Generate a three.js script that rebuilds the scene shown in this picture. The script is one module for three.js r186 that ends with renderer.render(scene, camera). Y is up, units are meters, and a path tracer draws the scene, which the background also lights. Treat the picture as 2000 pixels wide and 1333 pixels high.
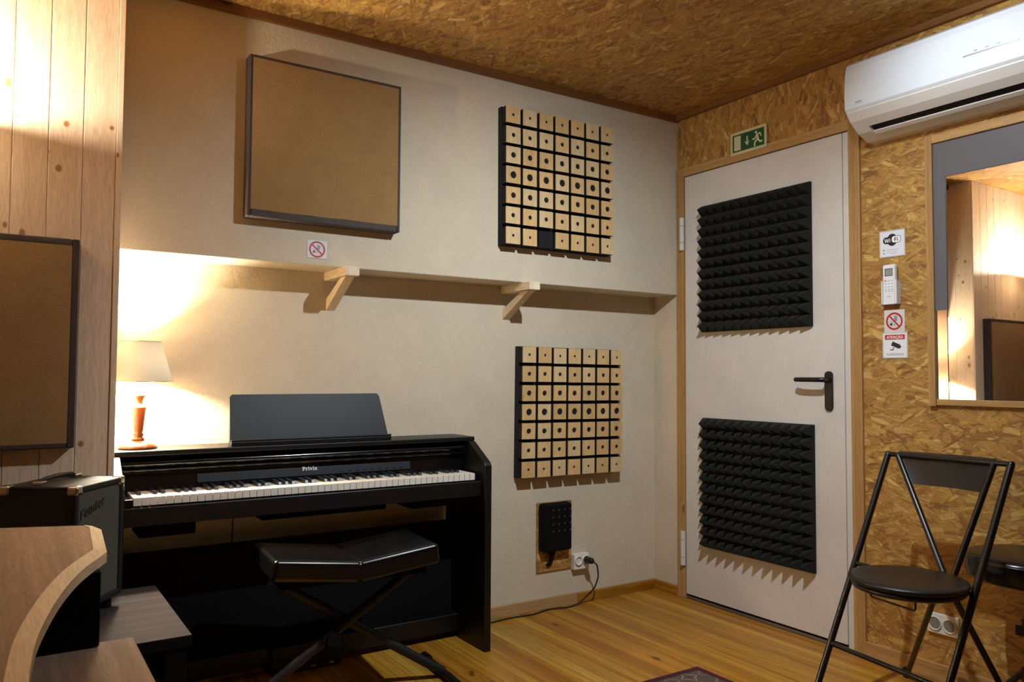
import * as THREE from 'three';
import { mergeGeometries } from 'three/addons/utils/BufferGeometryUtils.js';
import { RoundedBoxGeometry } from 'three/addons/geometries/RoundedBoxGeometry.js';

// ------------------------------------------------------------------ camera, exposure, large lights
const scene = new THREE.Scene();
scene.background = new THREE.Color(0x000000);
const renderer = new THREE.WebGLRenderer({ antialias: true });
renderer.toneMapping = THREE.LinearToneMapping;
renderer.toneMappingExposure = 1.0;
renderer.shadowMap.enabled = true;
const camera = new THREE.PerspectiveCamera(46.75, 2000 / 1333, 0.05, 30);
camera.position.set(-2.8061, 1.0637, 2.8079);
camera.rotation.order = 'YXZ';
camera.rotation.set(THREE.MathUtils.degToRad(2.4956), THREE.MathUtils.degToRad(-33.0895), THREE.MathUtils.degToRad(0.3146));
scene.add(camera);

const SPOT_COLOR = new THREE.Color().setRGB(0.86, 0.94, 1.0);
const SPOT_A = 10.2, SPOT_C = 2.2;   // corner with piano and door, air conditioner
const LAMP_COLOR = new THREE.Color().setRGB(1.0, 0.87, 0.67);
const LAMP_POWER = 4.6;
const SCONCE_COLOR = new THREE.Color().setRGB(1.0, 0.86, 0.69);
const SCONCE_POWER = 2.9;

// ------------------------------------------------------------------ helpers
function rng(seed) { let s = seed >>> 0; return () => { s = (s + 0x6D2B79F5) >>> 0; let t = Math.imul(s ^ (s >>> 15), 1 | s); t = (t + Math.imul(t ^ (t >>> 7), 61 | t)) ^ t; return ((t ^ (t >>> 14)) >>> 0) / 4294967296; }; }
const rand = rng(7);
const used = {};
function numbered(n) { if (!(n in used)) { used[n] = 0; return n; } used[n]++; return n + '_' + String(used[n]).padStart(3, '0'); }
const V = (x, y, z) => new THREE.Vector3(x, y, z);
const flat = (g) => (g.index ? g.toNonIndexed() : g);
function merge(list) {
  const l = list.map((g) => { const f = flat(g); for (const k of Object.keys(f.attributes)) if (!['position', 'normal', 'uv'].includes(k)) f.deleteAttribute(k); if (!f.attributes.uv) f.setAttribute('uv', new THREE.BufferAttribute(new Float32Array(f.attributes.position.count * 2), 2)); return f; });
  return l.length === 1 ? l[0] : mergeGeometries(l);
}
// uv in metres divided by the size the texture stands for; the grain (v) runs along the named axis
function muv(g, grain = 'y', su = 1, sv = 1, ou = 0, ov = 0) {
  g = flat(g);
  const p = g.attributes.position, uv = new Float32Array(p.count * 2), a = V(), b = V(), c = V(), n = V(), gi = 'xyz'.indexOf(grain);
  for (let i = 0; i < p.count; i += 3) {
    a.fromBufferAttribute(p, i); b.fromBufferAttribute(p, i + 1); c.fromBufferAttribute(p, i + 2);
    n.copy(b).sub(a).cross(c.clone().sub(a));
    const m = [Math.abs(n.x), Math.abs(n.y), Math.abs(n.z)];
    const d = m[0] > m[1] ? (m[0] > m[2] ? 0 : 2) : (m[1] > m[2] ? 1 : 2);
    const rest = [0, 1, 2].filter((k) => k !== d);
    let vi = rest.includes(gi) ? gi : rest[1], ui = rest.find((k) => k !== vi);
    [a, b, c].forEach((q, k) => { const e = [q.x, q.y, q.z]; uv[(i + k) * 2] = e[ui] / su + ou + (d * 0.37); uv[(i + k) * 2 + 1] = e[vi] / sv + ov; });
  }
  g.setAttribute('uv', new THREE.BufferAttribute(uv, 2));
  return g;
}
function box(w, h, d, x = 0, y = 0, z = 0, r = 0) {
  const g = r > 0 ? new RoundedBoxGeometry(w, h, d, 1, r) : new THREE.BoxGeometry(w, h, d);
  g.translate(x, y, z); return g;
}
function span(x0, x1, y0, y1, z0, z1, r = 0) { return box(x1 - x0, y1 - y0, z1 - z0, (x0 + x1) / 2, (y0 + y1) / 2, (z0 + z1) / 2, r); }
function rod(a, b, r0, r1 = r0, seg = 14) {
  const A = V(...a), B = V(...b), d = B.clone().sub(A), g = new THREE.CylinderGeometry(r1, r0, d.length(), seg);
  g.applyQuaternion(new THREE.Quaternion().setFromUnitVectors(V(0, 1, 0), d.clone().normalize()));
  const m = A.add(B).multiplyScalar(0.5); g.translate(m.x, m.y, m.z); return g;
}
function pipe(pts, r, closed = false, n = 48, tension = 0.3) { return new THREE.TubeGeometry(new THREE.CatmullRomCurve3(pts.map((p) => V(...p)), closed, 'catmullrom', tension), n, r, 10, closed); }
function lathe(pts, seg = 40) { return new THREE.LatheGeometry(pts.map((p) => new THREE.Vector2(p[0], p[1])), seg); }
function poly(pts) { const s = new THREE.Shape(); pts.forEach((p, i) => (i ? s.lineTo(p[0], p[1]) : s.moveTo(p[0], p[1]))); s.closePath(); return s; }
function rrect(w, h, r) { const s = new THREE.Shape(), x = -w / 2, y = -h / 2; s.moveTo(x + r, y); s.lineTo(x + w - r, y); s.quadraticCurveTo(x + w, y, x + w, y + r); s.lineTo(x + w, y + h - r); s.quadraticCurveTo(x + w, y + h, x + w - r, y + h); s.lineTo(x + r, y + h); s.quadraticCurveTo(x, y + h, x, y + h - r); s.lineTo(x, y + r); s.quadraticCurveTo(x, y, x + r, y); return s; }
function ext(shape, depth, bevel = 0, seg = 8) { return new THREE.ExtrudeGeometry(shape, { depth: depth - 2 * bevel, bevelEnabled: bevel > 0, bevelSize: bevel, bevelThickness: bevel, bevelOffset: -bevel, bevelSegments: 2, curveSegments: seg }).translate(0, 0, bevel); }
function mesh(name, g, m, parent, label) {
  const o = new THREE.Mesh(g, m); o.name = parent === scene ? numbered(name) : name; o.castShadow = o.receiveShadow = true; parent.add(o);
  if (label) o.userData.label = label;
  return o;
}
function thing(name, label, category, pos = [0, 0, 0], turn = 0, group) {
  const o = new THREE.Group(); o.name = numbered(name); scene.add(o); o.position.set(...pos); o.rotation.y = turn;
  o.userData = { label, category }; if (group) o.userData.group = group; return o;
}
function struct(name, label, category) { const o = new THREE.Group(); o.name = name; scene.add(o); o.userData = { kind: 'structure', label, category }; return o; }
const RIGHT = -Math.PI / 2;   // a thing on the right wall: its own x runs along world z, its own z points into the room

// ------------------------------------------------------------------ procedural textures
const NT = new Float32Array(65536); { const r = rng(99); for (let i = 0; i < 65536; i++) NT[i] = r(); }
const hsh = (x, y, s) => NT[((x * 374761 + y * 668265 + s * 9973) ^ (x * y + s * 131)) & 65535];
function vn(x, y, px, py, s) {
  const xi = Math.floor(x), yi = Math.floor(y); let fx = x - xi, fy = y - yi; fx = fx * fx * (3 - 2 * fx); fy = fy * fy * (3 - 2 * fy);
  const x0 = ((xi % px) + px) % px, x1 = (x0 + 1) % px, y0 = ((yi % py) + py) % py, y1 = (y0 + 1) % py;
  return (hsh(x0, y0, s) * (1 - fx) + hsh(x1, y0, s) * fx) * (1 - fy) + (hsh(x0, y1, s) * (1 - fx) + hsh(x1, y1, s) * fx) * fy;
}
function dataTex(w, h, data, srgb) {
  const t = new THREE.DataTexture(data, w, h, THREE.RGBAFormat); t.magFilter = THREE.LinearFilter; t.minFilter = THREE.LinearMipmapLinearFilter; t.wrapS = t.wrapT = THREE.RepeatWrapping;
  if (srgb) t.colorSpace = THREE.SRGBColorSpace; t.needsUpdate = true; return t;
}
// wood that stands for W x H metres, grain along v; colours are sRGB 0..255
function woodTex(w, h, W, H, c1, c2, ck, opt = {}) {
  const { seed = 1, knots = 8, streak = 1, knotSize = 0.011 } = opt, d = new Uint8Array(w * h * 4), r = rng(seed * 31 + 5), K = [];
  for (let i = 0; i < knots; i++) K.push([r() * W, r() * H, knotSize * (0.45 + r() * 0.9), 1.1 + r() * 0.9]);
  for (let j = 0; j < h; j++) for (let i = 0; i < w; i++) {
    let x = i / w * W, y = j / h * H, kn = 0, halo = 0, sh = 0;
    for (const k of K) {
      let dx = x - k[0], dy = y - k[1]; if (dx > W / 2) dx -= W; if (dx < -W / 2) dx += W; if (dy > H / 2) dy -= H; if (dy < -H / 2) dy += H;
      const q = Math.hypot(dx / k[2], dy / (k[2] * k[3])); if (q > 7) continue;
      kn = Math.max(kn, 1 - Math.min(1, Math.max(0, (q - 0.6) / 0.5))); halo = Math.max(halo, Math.exp(-q * 0.8)); sh += dx * Math.exp(-q * q / 7) * 1.1;
    }
    const xs = x - sh, px = (f) => Math.max(1, Math.round(f * W)), py = (f) => Math.max(1, Math.round(f * H));
    const u = xs / W, v = y / H, wob = 0.012 * (vn(u * px(6), v * py(1.3), px(6), py(1.3), seed) - 0.5);
    const uu = u + wob / W;
    const s = 0.42 * vn(uu * px(38), v * py(0.9), px(38), py(0.9), seed + 1) + 0.33 * vn(uu * px(120), v * py(1.6), px(120), py(1.6), seed + 2) + 0.25 * vn(uu * px(330), v * py(7), px(330), py(7), seed + 3);
    let t = Math.min(1, Math.max(0, (s - 0.5) * 2.1 * streak + 0.42)); t = Math.min(1, t + halo * 0.35);
    const f = 0.94 + 0.12 * vn(uu * px(500), v * py(40), px(500), py(40), seed + 4), o = (j * w + i) * 4;
    for (let k = 0; k < 3; k++) { const c = (c1[k] * (1 - t) + c2[k] * t) * f; d[o + k] = Math.min(255, c * (1 - kn * 0.85) + ck[k] * kn * 0.85); }
    d[o + 3] = 255;
  }
  return dataTex(w, h, d, true);
}
function noiseTex(w, freqs, seed, lo = 0, hi = 255) {
  const d = new Uint8Array(w * w * 4);
  for (let j = 0; j < w; j++) for (let i = 0; i < w; i++) { let s = 0, a = 0; freqs.forEach(([f, m], k) => { s += m * vn(i / w * f, j / w * f, f, f, seed + k); a += m; }); const c = lo + (hi - lo) * Math.min(1, Math.max(0, (s / a - 0.5) * 1.8 + 0.5)), o = (j * w + i) * 4; d[o] = d[o + 1] = d[o + 2] = c; d[o + 3] = 255; }
  return dataTex(w, w, d, false);
}
function canvas(w, h) { const c = document.createElement('canvas'); c.width = w; c.height = h; return [c, c.getContext('2d')]; }
function canvasTex(c, srgb = true) { const t = new THREE.CanvasTexture(c); if (srgb) t.colorSpace = THREE.SRGBColorSpace; t.wrapS = t.wrapT = THREE.RepeatWrapping; t.anisotropy = 8; return t; }
// oriented strand board: 1.2 m of pressed flakes
function osbTex(seed, pal) {
  const N = 1024, r = rng(seed), [c, x] = canvas(N, N), [cb, b] = canvas(N, N);
  x.fillStyle = pal[0]; x.fillRect(0, 0, N, N); b.fillStyle = '#444'; b.fillRect(0, 0, N, N);
  for (let i = 0; i < 4200; i++) {
    const L = (16 + r() * r() * 120), W = 3 + r() * r() * 24, cx = r() * N, cy = r() * N, a = (r() < 0.62 ? 0 : Math.PI / 2 * (r() - 0.5)) + (r() - 0.5) * 1.3;
    const col = pal[1 + Math.floor(r() * (pal.length - 1))], hgt = 70 + r() * 165, al = 0.45 + r() * 0.5;
    const pts = [[-L / 2, -W / 2 + r() * 4], [-L / 2 + r() * 9, W / 2], [0, W / 2 + (r() - 0.5) * 5], [L / 2, W / 2 - r() * 5], [L / 2 - r() * 12, -W / 2 + r() * 3], [0, -W / 2 + (r() - 0.5) * 5]];
    for (const ox of [-N, 0, N]) for (const oy of [-N, 0, N]) {
      if (cx + ox < -90 || cx + ox > N + 90 || cy + oy < -90 || cy + oy > N + 90) continue;
      for (const [g, st] of [[x, col], [b, `rgb(${hgt | 0},${hgt | 0},${hgt | 0})`]]) {
        g.save(); g.translate(cx + ox, cy + oy); g.rotate(a); g.globalAlpha = g === x ? al : 0.8; g.fillStyle = st; g.beginPath(); pts.forEach((p, k) => (k ? g.lineTo(p[0], p[1]) : g.moveTo(p[0], p[1]))); g.closePath(); g.fill();
        if (g === x) { g.globalAlpha = 0.3; g.strokeStyle = '#5a3a12'; g.lineWidth = 1; g.stroke(); g.globalAlpha = 0.10; for (let q = 0; q < 3; q++) { const yy = -W / 2 + W * (q + 0.5) / 3; g.beginPath(); g.moveTo(-L / 2, yy); g.lineTo(L / 2, yy + 1); g.stroke(); } }
        g.restore();
      }
    }
  }
  for (let i = 0; i < 3600; i++) {
    const L = 6 + r() * 42, W = 1 + r() * 2.6, cx = r() * N, cy = r() * N, a = (r() - 0.5) * 2.2; x.save(); x.translate(cx, cy); x.rotate(a); x.globalAlpha = 0.2 + r() * 0.4; x.fillStyle = r() < 0.55 ? '#7a4f1e' : '#dcb878'; x.beginPath(); x.moveTo(-L / 2, 0); x.lineTo(0, W / 2); x.lineTo(L / 2, 0); x.lineTo(0, -W / 2); x.closePath(); x.fill(); x.restore();
  }
  return [canvasTex(c), canvasTex(cb, false)];
}

// ------------------------------------------------------------------ materials
const S = (o) => new THREE.MeshStandardMaterial(o), PH = (o) => new THREE.MeshPhysicalMaterial(o);
const plasterBump = noiseTex(512, [[24, 0.6], [60, 1], [130, 1]], 11);
const plasterTone = noiseTex(256, [[5, 1], [17, 0.6], [90, 1.2]], 23, 232, 255);
const fabricBump = noiseTex(256, [[90, 1], [128, 1]], 31);
const fabricTone = noiseTex(256, [[8, 0.5], [120, 1.4]], 37, 205, 255);
const OSB_PAL = ['#b08340', '#c39a4e', '#a97d38', '#d3ae63', '#bd9347', '#9c7030', '#d8b56e', '#bb8d42', '#8f622a', '#cba052', '#c4963f', '#85592a'];
const [osbC, osbB] = osbTex(41, OSB_PAL);
const pineC = woodTex(512, 1024, 0.8, 2.6, [236, 216, 191], [222, 195, 164], [150, 96, 50], { seed: 3, knots: 64, streak: 0.5, knotSize: 0.0075 });
const floorC = woodTex(512, 1024, 0.8, 2.6, [196, 154, 64], [154, 110, 34], [92, 56, 20], { seed: 8, knots: 11, streak: 1.2, knotSize: 0.01 });
const trimC = woodTex(256, 1024, 0.4, 2.6, [188, 148, 92], [160, 120, 68], [90, 52, 24], { seed: 14, knots: 3, streak: 0.8 });
const whiteWoodC = woodTex(256, 512, 0.3, 0.6, [232, 217, 190], [218, 200, 168], [170, 130, 90], { seed: 19, knots: 0, streak: 0.6 });
const deskC = woodTex(512, 1024, 0.6, 1.4, [176, 150, 128], [148, 124, 104], [120, 88, 62], { seed: 27, knots: 0, streak: 0.8 });
const ashC = woodTex(256, 512, 0.4, 0.8, [66, 61, 62], [50, 46, 48], [40, 36, 36], { seed: 33, knots: 0, streak: 0.6 });
const lampWoodC = woodTex(128, 256, 0.1, 0.3, [132, 68, 28], [92, 42, 15], [80, 36, 12], { seed: 39, knots: 0 });
const M = {
  plaster: S({ color: 0xd3c6ae, roughness: 0.92, map: plasterTone, bumpMap: plasterBump, bumpScale: 0.0006 }),
  osb: S({ map: osbC, bumpMap: osbB, bumpScale: 0.0012, roughness: 0.62 }),
  pine: S({ map: pineC, roughness: 0.5 }),
  trim: S({ map: trimC, roughness: 0.6 }),
  trimBrown: S({ color: 0xb89c74, map: trimC, roughness: 0.6 }),
  seatVinyl: S({ color: 0x0b0a0a, roughness: 0.42 }),
  shelfWood: S({ map: whiteWoodC, roughness: 0.7 }),
  board: S({ color: 0xc9ad84, map: whiteWoodC, roughness: 0.7 }),
  door: S({ color: 0xd9d4cd, roughness: 0.5, map: plasterTone }),
  doorEdge: S({ color: 0xcfc7ba, roughness: 0.5 }),
  dark: S({ color: 0x171310, roughness: 0.8 }),
  hinge: S({ color: 0xd2cfca, roughness: 0.4 }),
  blackPlastic: S({ color: 0x0b0b0c, roughness: 0.38 }),
  blackMatte: PH({ color: 0x0a0a0b, roughness: 0.8, specularIntensity: 0.3 }),
  foam: S({ color: 0x151610, roughness: 1, bumpMap: fabricBump, bumpScale: 0.0006 }),
  diffFoam: S({ color: 0x121217, roughness: 0.95, bumpMap: fabricBump, bumpScale: 0.0006 }),
  tile: S({ color: 0xefe0c2, map: whiteWoodC, roughness: 0.6 }),
  fabric: S({ color: 0x9a7a4e, roughness: 1, map: fabricTone, bumpMap: fabricBump, bumpScale: 0.0005 }),
  fabricFrame: S({ color: 0x3a2f2a, roughness: 0.7 }),
  piano: S({ color: 0x060608, roughness: 0.42 }),
  pianoGloss: PH({ color: 0x08080a, roughness: 0.2, clearcoat: 0.6, clearcoatRoughness: 0.12 }),
  stand: S({ color: 0x10151b, roughness: 0.5 }),
  control: S({ color: 0x20262c, roughness: 0.4 }),
  whiteKey: S({ color: 0xe6dfd2, roughness: 0.3 }),
  blackKey: S({ color: 0x0a0a0a, roughness: 0.35 }),
  chrome: S({ color: 0xc9c4b8, roughness: 0.22, metalness: 1 }),
  brass: S({ color: 0xb09a70, roughness: 0.3, metalness: 1 }),
  vinyl: S({ color: 0x0a0a0c, roughness: 0.24 }),
  benchMetal: S({ color: 0x08080a, roughness: 0.6 }),
  tolex: S({ color: 0x0c0b0b, roughness: 0.7, bumpMap: fabricBump, bumpScale: 0.0004 }),
  chair: PH({ color: 0x09090a, roughness: 0.36, clearcoat: 0.3, clearcoatRoughness: 0.25 }),
  ac: PH({ color: 0xdee6ef, roughness: 0.28, clearcoat: 0.4, clearcoatRoughness: 0.1 }),
  acBody: S({ color: 0xdcd9d4, roughness: 0.4 }),
  white: S({ color: 0xe8e8ea, roughness: 0.45 }),
  socket: S({ color: 0xe6e2da, roughness: 0.35 }),
  socketDark: S({ color: 0x7d7973, roughness: 0.6 }),
  grayBand: S({ color: 0x626064, roughness: 0.55 }),
  mirror: S({ color: 0xeeeeee, roughness: 0.015, metalness: 1 }),
  lampWood: PH({ map: lampWoodC, roughness: 0.3, clearcoat: 0.4 }),
  desk: PH({ map: deskC, roughness: 0.6, specularIntensity: 0.4 }),
  deskEdge: S({ color: 0xfaf6ee, map: whiteWoodC, roughness: 0.55 }),
  ash: PH({ map: ashC, roughness: 0.8, specularIntensity: 0.12 }),
  cord: S({ color: 0x161618, roughness: 0.6 }),
  metalGray: S({ color: 0x8b8f95, roughness: 0.35, metalness: 0.8 }),
};
const floorMats = [0xffffff, 0xf6e6c0, 0xe9cfa6, 0xfff2cf].map((c) => S({ color: c, map: floorC, roughness: 0.42 }));

// ------------------------------------------------------------------ room shell
const X0 = -4.4, Z1 = 4.6, H = 2.355, LEDGE = 1.463, REC = -0.17;
{
  const f = struct('floor', 'yellow pine plank floor', 'floor');
  mesh('subfloor', muv(span(X0 - 0.2, 0.2, -0.12, -0.022, REC - 0.2, Z1 + 0.2), 'z'), M.dark, f);
  const r = rng(5); let k = 0;
  for (let x = 0; x > X0; x -= 0.118) {
    let z = REC - 0.02; const brk = [REC - 0.02, 1.1 + r() * 1.6, Z1];
    for (let i = 0; i < 2; i++) {
      const w = 0.1172, g = muv(box(w, 0.022, brk[i + 1] - brk[i] - 0.001, 0, 0, 0, 0.0016), 'z', 0.8, 2.6, r(), r());
      const o = mesh('plank', g, floorMats[Math.floor(r() * 4)], f); o.position.set(x - 0.059, -0.011, (brk[i] + brk[i + 1]) / 2); k++;
    }
  }
  const c = struct('ceiling', 'oriented strand board ceiling', 'ceiling');
  mesh('sheet', muv(span(X0 - 0.2, 0.2, H, H + 0.1, REC - 0.2, Z1 + 0.2), 'x', 1.2, 1.2), M.osb, c);
  const wb = struct('wall_back', 'cream textured plaster wall, upper half overhanging', 'wall');
  mesh('upper_wall', muv(span(X0 - 0.2, 0.0, LEDGE, H, REC - 0.2, 0, 0.004), 'y', 0.45, 0.45), M.plaster, wb);
  mesh('lower_wall', muv(span(X0 - 0.2, 0.2, -0.1, LEDGE, REC - 0.2, REC), 'y', 0.45, 0.45, 0.3), M.plaster, wb);
  // right wall: plaster return, then strand board panels around the door
  const wr = struct('wall_right', 'strand board wall with the door', 'wall');
  mesh('plaster_return', muv(span(0, 0.2, -0.1, LEDGE + 0.02, REC, 0.004), 'y', 0.45, 0.45), M.plaster, wr);
  mesh('board_above_door', muv(span(0, 0.2, 2.085, H, 0.0, 0.992), 'z', 1.2, 1.2, 0.2, 0.4), M.osb, wr);
  mesh('board_panel', muv(span(0, 0.2, -0.1, H, 0.992, 2.4), 'y', 1.2, 1.2, 0.1, 0.1), M.osb, wr);
  mesh('board_panel', muv(span(0, 0.2, -0.1, H, 2.402, Z1 + 0.2), 'y', 1.2, 1.2, 0.6, 0.5), M.osb, wr);
  mesh('corner_strip', muv(span(-0.004, 0.01, 2.085, H, -0.002, 0.012), 'y', 0.4, 2.6), M.trim, wr);
  // pine clad projection on the left
  const wl = struct('wall_left', 'pale pine tongue-and-groove board cladding', 'wall');
  mesh('core', span(X0 - 0.2, -2.519, -0.1, H, REC - 0.1, 0.1475), M.pine, wl);
  for (let i = 0, x = -2.5205; x > X0; i++, x -= 0.0892) {
    const g = muv(box(0.0889, H, 0.014, 0, 0, 0, 0.0032), 'y', 0.8, 2.6, rand(), rand()); mesh('board', g, M.pine, wl).position.set(x - 0.0446, H / 2, 0.153);
  }
  for (let i = 0; i < 3; i++) mesh('end_board', muv(box(0.014, H, 0.1085, 0, 0, 0, 0.002), 'y', 0.8, 2.6, rand(), rand()), M.pine, wl).position.set(-2.512, H / 2, REC + 0.0545 + i * 0.109);
  mesh('corner_bead', muv(box(0.017, H, 0.006, 0, 0, 0, 0.002), 'y', 0.4, 2.6, 0.3, 0.2), M.pine, wl).position.set(-2.5125, H / 2, 0.1615);
  // walls behind and beside the camera
  const wf = struct('wall_rear', 'strand board wall behind the camera', 'wall');
  mesh('board_panel', muv(span(X0 - 0.2, 0.2, -0.1, H, Z1, Z1 + 0.2), 'y', 1.2, 1.2), M.osb, wf);
  const ws = struct('wall_side', 'plaster wall at the far left', 'wall');
  mesh('plaster_panel', muv(span(X0 - 0.2, X0, -0.1, H, 0.1, Z1), 'y', 0.45, 0.45), M.plaster, ws);
  // trims
  const t1 = struct('trim_1', 'thin wooden batten where the ceiling meets the plaster wall', 'trim');
  mesh('batten', muv(span(-2.505, 0, H - 0.032, H, 0, 0.014, 0.002), 'x', 0.4, 2.6), M.trimBrown, t1);
  const t2 = struct('trim_2', 'thin wooden batten where the ceiling meets the strand board', 'trim');
  mesh('batten', muv(span(-0.022, 0, H - 0.026, H, 0.014, Z1, 0.002), 'z', 0.4, 2.6, 0.4), M.trimBrown, t2);
  const b1 = struct('baseboard_back', 'low pale wooden baseboard under the plaster wall', 'baseboard');
  mesh('board', muv(span(-2.5, -0.5, 0, 0.05, REC, REC + 0.014, 0.002), 'x', 0.4, 2.6), M.board, b1);
  mesh('board', muv(span(-0.498, 0, 0, 0.046, REC, REC + 0.014, 0.002), 'x', 0.8, 2.6), floorMats[2], b1);
  const b2 = struct('baseboard_right', 'low wooden baseboard under the strand board', 'baseboard');
  mesh('board', muv(span(-0.014, 0, 0, 0.046, REC + 0.014, -0.001, 0.002), 'z', 0.8, 2.6, 0.4), floorMats[1], b2);
  mesh('board', muv(span(-0.014, 0, 0, 0.06, 0.993, Z1, 0.002), 'z', 0.4, 2.6, 0.1), M.trim, b2);
}

// ------------------------------------------------------------------ door
{
  const d = struct('door_1', 'white metal door with black lever handle', 'door');
  mesh('backing', span(0.06, 0.2, -0.1, 2.085, 0, 0.992), M.dark, d);
  const fr = mesh('frame', merge([span(-0.012, 0.06, 0, 2.085, 0.003, 0.049, 0.002), span(-0.012, 0.06, 0, 2.085, 0.944, 0.992, 0.002)].map((g) => muv(g, 'y', 0.4, 2.6, 0.5))), M.trim, d);
  mesh('frame_head', muv(span(-0.0115, 0.06, 2.043, 2.085, 0.049, 0.944, 0.002), 'z', 0.4, 2.6, 0.15, 0.3), M.trim, d);
  mesh('leaf', muv(span(-0.004, 0.05, 0.022, 2.04, 0.053, 0.912, 0.002), 'y', 0.45, 0.45), M.door, d);
  mesh('leaf_edge', muv(span(-0.0015, 0.05, 0.0, 2.04, 0.914, 0.941, 0.002), 'y', 0.45, 0.45), M.door, d);
  mesh('sill', span(0.002, 0.05, 0.0, 0.012, 0.053, 0.913), M.metalGray, d);
  for (const y of [1.758, 0.238]) {
    const h = mesh('hinge', merge([rod([-0.018, y - 0.08, 0.045], [-0.018, y - 0.042, 0.045], 0.0125), rod([-0.018, y - 0.04, 0.045], [-0.018, y + 0.04, 0.045], 0.0125), rod([-0.018, y + 0.042, 0.045], [-0.018, y + 0.08, 0.045], 0.0125)]), M.hinge, d);
    h.userData.label = 'pale grey barrel hinge';
  }
  const hd = mesh('handle', ext(rrect(0.036, 0.158, 0.0178), 0.009, 0.002).rotateY(RIGHT).translate(-0.004, 1.008, 0.845), M.blackPlastic, d, 'black lever handle on a long plate');
  mesh('lever', merge([rod([-0.012, 1.053, 0.845], [-0.054, 1.053, 0.845], 0.0105), pipe([[-0.05, 1.053, 0.851], [-0.058, 1.053, 0.836], [-0.059, 1.053, 0.8], [-0.058, 1.053, 0.75], [-0.052, 1.053, 0.722]], 0.0095, false, 30), new THREE.SphereGeometry(0.0095, 12, 8).translate(-0.052, 1.053, 0.722)]), M.blackPlastic, hd);
}

// ------------------------------------------------------------------ wall mounted things
function print(parent, w, h, z, draw, ppm = 6000, name = 'print', rough = 0.5) {
  const [c, x] = canvas(Math.round(w * ppm), Math.round(h * ppm)); draw(x, c.width, c.height);
  const t = canvasTex(c); t.wrapS = t.wrapT = THREE.ClampToEdgeWrapping;
  const o = mesh(name, new THREE.PlaneGeometry(w, h), S({ map: t, roughness: rough }), parent); o.position.z = z; return o;
}
// fabric covered absorber panels: dark wooden edge with bevel, cloth face
function acousticPanel(label, cx, cy, z, w, h, dep, e, eb) {
  const t = thing('sound_absorber', label, 'absorber', [cx, cy, z]);
  const bar = (x0, x1, y0, y1) => muv(span(x0, x1, y0, y1, 0, dep, 0.004), 'y');
  mesh('frame_bar', bar(-w / 2, -w / 2 + e, -h / 2, h / 2), M.fabricFrame, t); mesh('frame_bar', bar(w / 2 - e, w / 2, -h / 2, h / 2), M.fabricFrame, t);
  mesh('frame_bar', bar(-w / 2 + e, w / 2 - e, h / 2 - e, h / 2), M.fabricFrame, t); mesh('frame_bar', bar(-w / 2 + e, w / 2 - e, -h / 2, -h / 2 + eb), M.fabricFrame, t);
  const g = new THREE.PlaneGeometry(w - 2 * e + 0.002, h - e - eb + 0.002, 40, 40), p = g.attributes.position;
  for (let i = 0; i < p.count; i++) { const x = p.getX(i) / w * 2, y = p.getY(i) / h * 2; p.setZ(i, dep - 0.001 + 0.004 * (1 - x * x * x * x) * (1 - y * y * y * y) + 0.0006 * vn(x * 5 + 20, y * 5 + 20, 64, 64, 3)); }
  for (let i = 0; i < p.count; i++) { const x = p.getX(i), low = Math.max(0, -p.getY(i) / h * 2 - 0.7) / 0.3; p.setY(i, p.getY(i) + low * 0.004 * (vn(x * 14 + 40, 3.3, 64, 64, 9) - 0.6)); }
  g.translate(0, (eb - e) / 2, 0); g.computeVertexNormals(); const gu = g.attributes.uv; for (let i = 0; i < gu.count; i++) gu.setXY(i, gu.getX(i) * 2, gu.getY(i) * 2);
  mesh('cloth', g, M.fabric, t, 'brown fabric face');
  mesh('backing', span(-w / 2 + e, w / 2 - e, -h / 2 + e, h / 2 - e, 0.002, dep - 0.006), M.blackMatte, t);
  return t;
}
acousticPanel('brown fabric square panel with dark edge on the cream plaster wall', -1.815, 1.892, 0, 0.574, 0.568, 0.056, 0.012, 0.026);
acousticPanel('brown fabric panel with dark edge on the pine boards', -2.914, 1.15, 0.161, 0.6, 0.604, 0.046, 0.02, 0.016);

// tile diffusers: black foam blocks, each faced with a drilled wooden square
function diffuser(label, cx, cy, z, missing, tilt) {
  const t = thing('tile_diffuser', label, 'diffuser', [cx, cy, z], 0, 'tile diffusers on the plaster wall'); t.rotation.z = tilt;
  const P = 0.597 / 7, T = 0.0708, hole = [0.0062, 0.0092, 0.012, 0.0152, 0.012, 0.0092, 0.0062], gs = [span(-0.2945, 0.2945, -0.2945, 0.2945, 0, 0.026)];
  const tg = hole.map((r) => { const s = poly([[-T / 2, -T / 2], [T / 2, -T / 2], [T / 2, T / 2], [-T / 2, T / 2]]), q = new THREE.Path(); q.absarc(0, 0, r, 0, Math.PI * 2, true); s.holes.push(q); return s; });
  const r = rng(61 + Math.round(cy * 10)), vars = [0xffffff, 0xf4e8d4, 0xfff4e2].map((c) => { const m = M.tile.clone(); m.color.multiply(new THREE.Color(c)); return m; });
  for (let j = 0; j < 7; j++) for (let i = 0; i < 7; i++) {
    const x = (i - 3) * P, y = (3 - j) * P; gs.push(box(T, T, 0.03, x, y, 0.041));
    if (missing && j === 6 && i === 2) continue;
    const g = muv(new THREE.ExtrudeGeometry(tg[j], { depth: 0.004, bevelEnabled: false, curveSegments: 9 }), 'y', 0.3, 0.6, r(), r());
    const o = mesh('tile', g, vars[Math.floor(r() * 3)], t); o.position.set(x + (r() - 0.5) * 0.0016, y + (r() - 0.5) * 0.0016, 0.056); o.rotation.z = (r() - 0.5) * 0.012;
  }
  const b = mesh('foam_base', muv(merge(gs), 'y', 0.2, 0.2), M.diffFoam, t, 'black foam base with raised blocks');
}
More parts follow.
